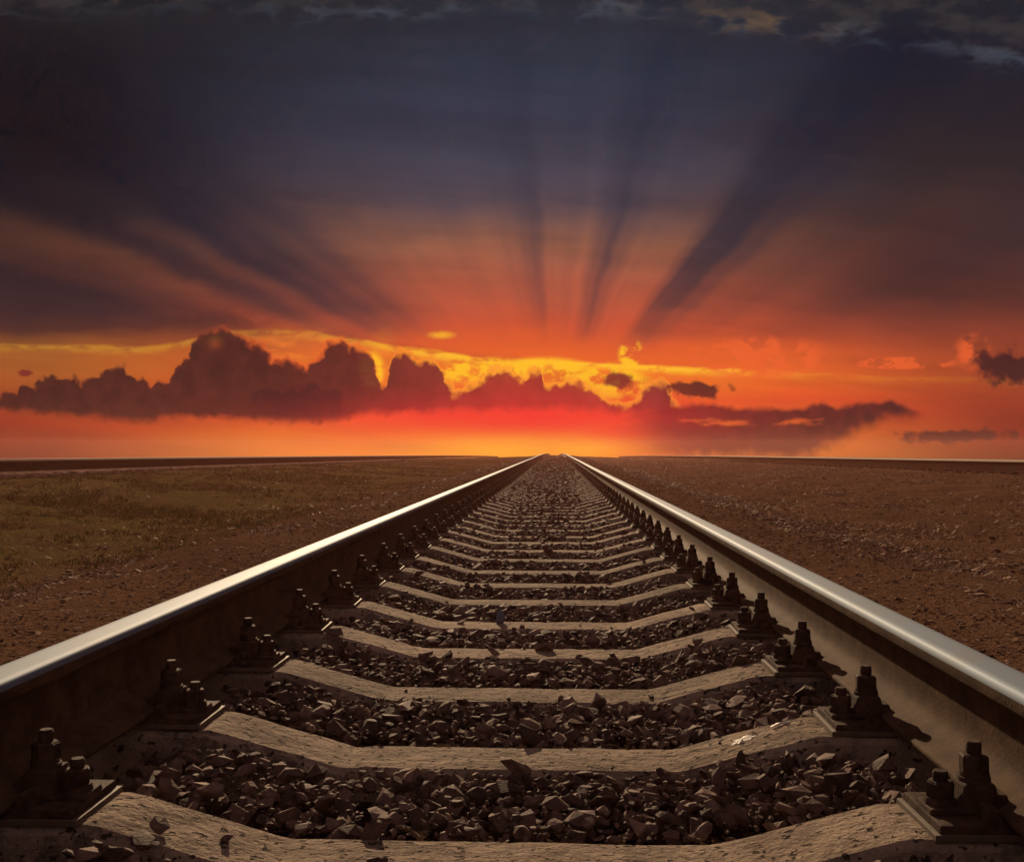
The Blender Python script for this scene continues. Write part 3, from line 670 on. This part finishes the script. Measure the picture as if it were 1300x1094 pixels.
# ------------------------------------------------------------------ grass (uncountable)
def grass():
    V, T = [], []; n = 0
    def tuft(x, y, cnt, h, spread):
        nonlocal n
        z = float(ground(x, y)) - 0.01
        for _ in range(cnt):
            a = random.uniform(0, 6.283); r = random.uniform(0, spread); bx, by = x + r * math.cos(a), y + r * math.sin(a)
            hh = h * random.uniform(.5, 1.2); ln = random.uniform(.3, 1.2) * hh; a2 = random.uniform(0, 6.283); w = .0022 * (1 + y * .07); t = random.uniform(0, 6.283)
            dx, dy = w * math.cos(t), w * math.sin(t); lx, ly = ln * math.cos(a2), ln * math.sin(a2)
            V.extend([(bx - dx, by - dy, z), (bx + dx, by + dy, z), (bx + lx * .4 + dx * .7, by + ly * .4 + dy * .7, z + hh * .7), (bx + lx * .4 - dx * .7, by + ly * .4 - dy * .7, z + hh * .7), (bx + lx, by + ly, z + hh)])
            T.extend([(n, n + 1, n + 2), (n, n + 2, n + 3), (n + 3, n + 2, n + 4)]); n += 5
    for i in range(40000):
        y = 3.0 * (110 / 3.0) ** random.random(); x = random.uniform(-7.6, -2.3)
        q = mn.noise(Vector((x * .8, y * .45, 0.5))) + .6 * mn.noise(Vector((x * 2.1, y * 1.4, 4))) + 0.25 * float(sstep(2.4, 3.6, -x)) - .35 * float(sstep(-2.9, -2.3, x))
        if q < random.uniform(-.35, .55): continue
        tuft(x, y, random.randint(4, 9), random.uniform(.015, .05) * (1 + .006 * y), .04 * (1 + .03 * y))
    for i in range(2600):
        y = 5 * (90 / 5) ** random.random(); x = random.uniform(2.6, 8.6)
        if mn.noise(Vector((x * .6, y * .4, 8))) < random.uniform(0.0, .5): continue
        tuft(x, y, random.randint(3, 6), random.uniform(.02, .05), .05)
    return mesh_np('grass', V, T, [M_grass])
def straw():
    n = 42000; y = 2.4 * (80 / 2.4) ** rng.uniform(0, 1, n); x = np.where(rng.uniform(0, 1, n) < .86, rng.uniform(1.6, 12, n), rng.uniform(-7.4, -1.6, n))
    nn = np.array([mn.noise(Vector((u * .9, v * .6, 21))) + .5 * mn.noise(Vector((u * 3, v * 2.4, 5))) for u, v in zip(x, y)]); ok = nn > rng.uniform(-.5, .5, n); x, y = x[ok], y[ok]; n = len(x)
    z = ground(x, y) + .006; a = rng.uniform(0, math.pi, n); L = .006 + .030 * rng.uniform(0, 1, n) ** 2.2 * np.where(x < 0, .7, 1.1) * (1 + .012 * y); w = rng.uniform(.0012, .0042, n) * (1 + .05 * y); lift = rng.uniform(0, .03, n)
    dx, dy = np.cos(a) * L, np.sin(a) * L; wx, wy = -np.sin(a) * w, np.cos(a) * w
    V = np.stack([np.stack([x - dx - wx, y - dy - wy, z], -1), np.stack([x - dx + wx, y - dy + wy, z], -1), np.stack([x + dx + wx, y + dy + wy, z + lift], -1), np.stack([x + dx - wx, y + dy - wy, z + lift], -1)], 1).reshape(-1, 3)
    return mesh_np('straw_litter', V, np.arange(4 * n).reshape(n, 4), [M_straw])
tag(link('grass', grass()), None, None, kind='stuff')
tag(link('straw_litter', straw()), None, None, kind='stuff')

# ------------------------------------------------------------------ small single things
def stone_obj(name, loc, s, m, seed, label, cat, flat=0.8):
    V, T = rock(seed, 18, flat)
    tag(link(name, mesh_np(name, V * np.array(s), T, [m]), None, loc, random.random() * 3), label, cat)
stone_obj('stone', (-0.118, Y1 + 3 * PITCH + 0.03, 0.022), (.026, .02, .036), M_blue, 901, 'bluish upright stone standing on the third sleeper beyond the droppings', 'stone')
stone_obj('stone', (-0.42, 3.35, 0.012), (.026, .02, .02), M_drop, 903, 'small pale round stone beside the left arm of a near sleeper', 'stone')
stone_obj('stone', (0.60, 2.46, 0.03), (.02, .012, .026), M_scrap, 905, 'pale pointed stone beside the right rail fastenings', 'stone')
def scrap(loc, s, seed, label):
    r = random.Random(seed); bm = bmesh.new(); g = []
    for i in range(5):
        g.append([bm.verts.new(((i - 2) * s * .5, (j - 1.5) * s * .4, s * .35 * r.random())) for j in range(4)])
    for i in range(4):
        for j in range(3): bm.faces.new((g[i][j], g[i + 1][j], g[i + 1][j + 1], g[i][j + 1]))
    bmesh.ops.solidify(bm, geom=bm.faces[:], thickness=.002)
    tag(link('paper_scrap', bm_mesh('paper_scrap', bm, [M_scrap]), None, loc, r.random() * 3), label, 'litter')
scrap((-0.62, 29.0, 0.05), .09, 1, 'crumpled white scrap lying on far ballast near the vanishing point')
scrap((-0.80 + .25, 13.2, 0.075), .035, 2, 'bright white scrap at the end of a sleeper by the left-hand rail')
scrap((0.30, 17.3, 0.03), .04, 3, 'small white scrap between far sleepers right of the track centre')
def stalk(loc, h, label):
    bm = bmesh.new(); r = random.Random(int(h * 1000))
    for q in range(4):
        a = r.uniform(0, 6.28); px, py, pz = 0, 0, -.02; prev = None; dx = .2 * math.cos(a); dy = .2 * math.sin(a); L = h * r.uniform(.4, 1)
        for i in range(6):
            w = .0045 * (1 - i / 7); ring = [bm.verts.new((px + w * math.cos(k * 2.094), py + w * math.sin(k * 2.094), pz)) for k in range(3)]
            if prev:
                for k in range(3): bm.faces.new((prev[k], prev[(k + 1) % 3], ring[(k + 1) % 3], ring[k]))
            prev = ring; px += dx * L / 5 + r.uniform(-.006, .006); py += dy * L / 5; pz += L / 5
        bm.faces.new(prev)
    tag(link('dry_stalk', bm_mesh('dry_stalk', bm, [M_stalk]), None, loc), label, 'plant')
x, y = -4.0, 18.0
stalk((x, y, float(ground(x, y))), .30, 'tall thin dead stalk standing in the grass on the left')
x, y = 5.2, 24.0
stalk((x, y, float(ground(x, y))), .16, 'short dead weed standing in the gravel on the right')

# ------------------------------------------------------------------ warm evening air
def build_haze():
    bm = bmesh.new(); box(bm, -60, 60, -12, 140, -4.2, 1.6)
    m = bpy.data.materials.new('haze_air'); m.use_nodes = True; t = NT(m.node_tree); t.n.clear()
    out = t.new('ShaderNodeOutputMaterial'); v = t.new('ShaderNodeVolumePrincipled')
    v.inputs['Density'].default_value = 0.0020; v.inputs['Color'].default_value = (0.96, 0.38, 0.28, 1); v.inputs['Anisotropy'].default_value = 0.35
    t.l.new(v.outputs[0], out.inputs['Volume'])
    o = link('haze', bm_mesh('haze', bm, [m])); tag(o, None, None, kind='stuff')
build_haze()

# ------------------------------------------------------------------ light and camera
sd = bpy.data.lights.new('sun', 'SUN'); sd.energy = 4.9; sd.angle = math.radians(0.6); sd.color = (1.0, 0.71, 0.43)
so = bpy.data.objects.new('sun', sd); C.objects.link(so)
sv = Vector((-math.sin(SUN_AZ) * math.cos(SUN_EL), math.cos(SUN_AZ) * math.cos(SUN_EL), math.sin(SUN_EL)))
so.rotation_euler = (-sv).to_track_quat('-Z', 'Y').to_euler(); so.location = (0, -5, 20)

cd = bpy.data.cameras.new('camera'); co = bpy.data.objects.new('camera', cd); C.objects.link(co)
cd.sensor_width = 36; cd.lens = 36 * F / 1300; cd.clip_end = 6000; cd.clip_start = 0.02
yaw = math.atan(55 / F); pit = math.atan(22.5 / F)
co.location = (0.084, 0, ZC); co.rotation_euler = (math.pi / 2 + pit, 0, yaw)
S.camera = co
S.cycles.use_adaptive_sampling = True; S.cycles.adaptive_threshold = 0.03; S.cycles.adaptive_min_samples = 16; S.cycles.max_bounces = 4; S.cycles.volume_bounces = 0; S.cycles.diffuse_bounces = 2; S.cycles.glossy_bounces = 2
S.view_settings.view_transform = 'Standard'; S.view_settings.look = 'None'; S.view_settings.exposure = 0; S.view_settings.gamma = 1
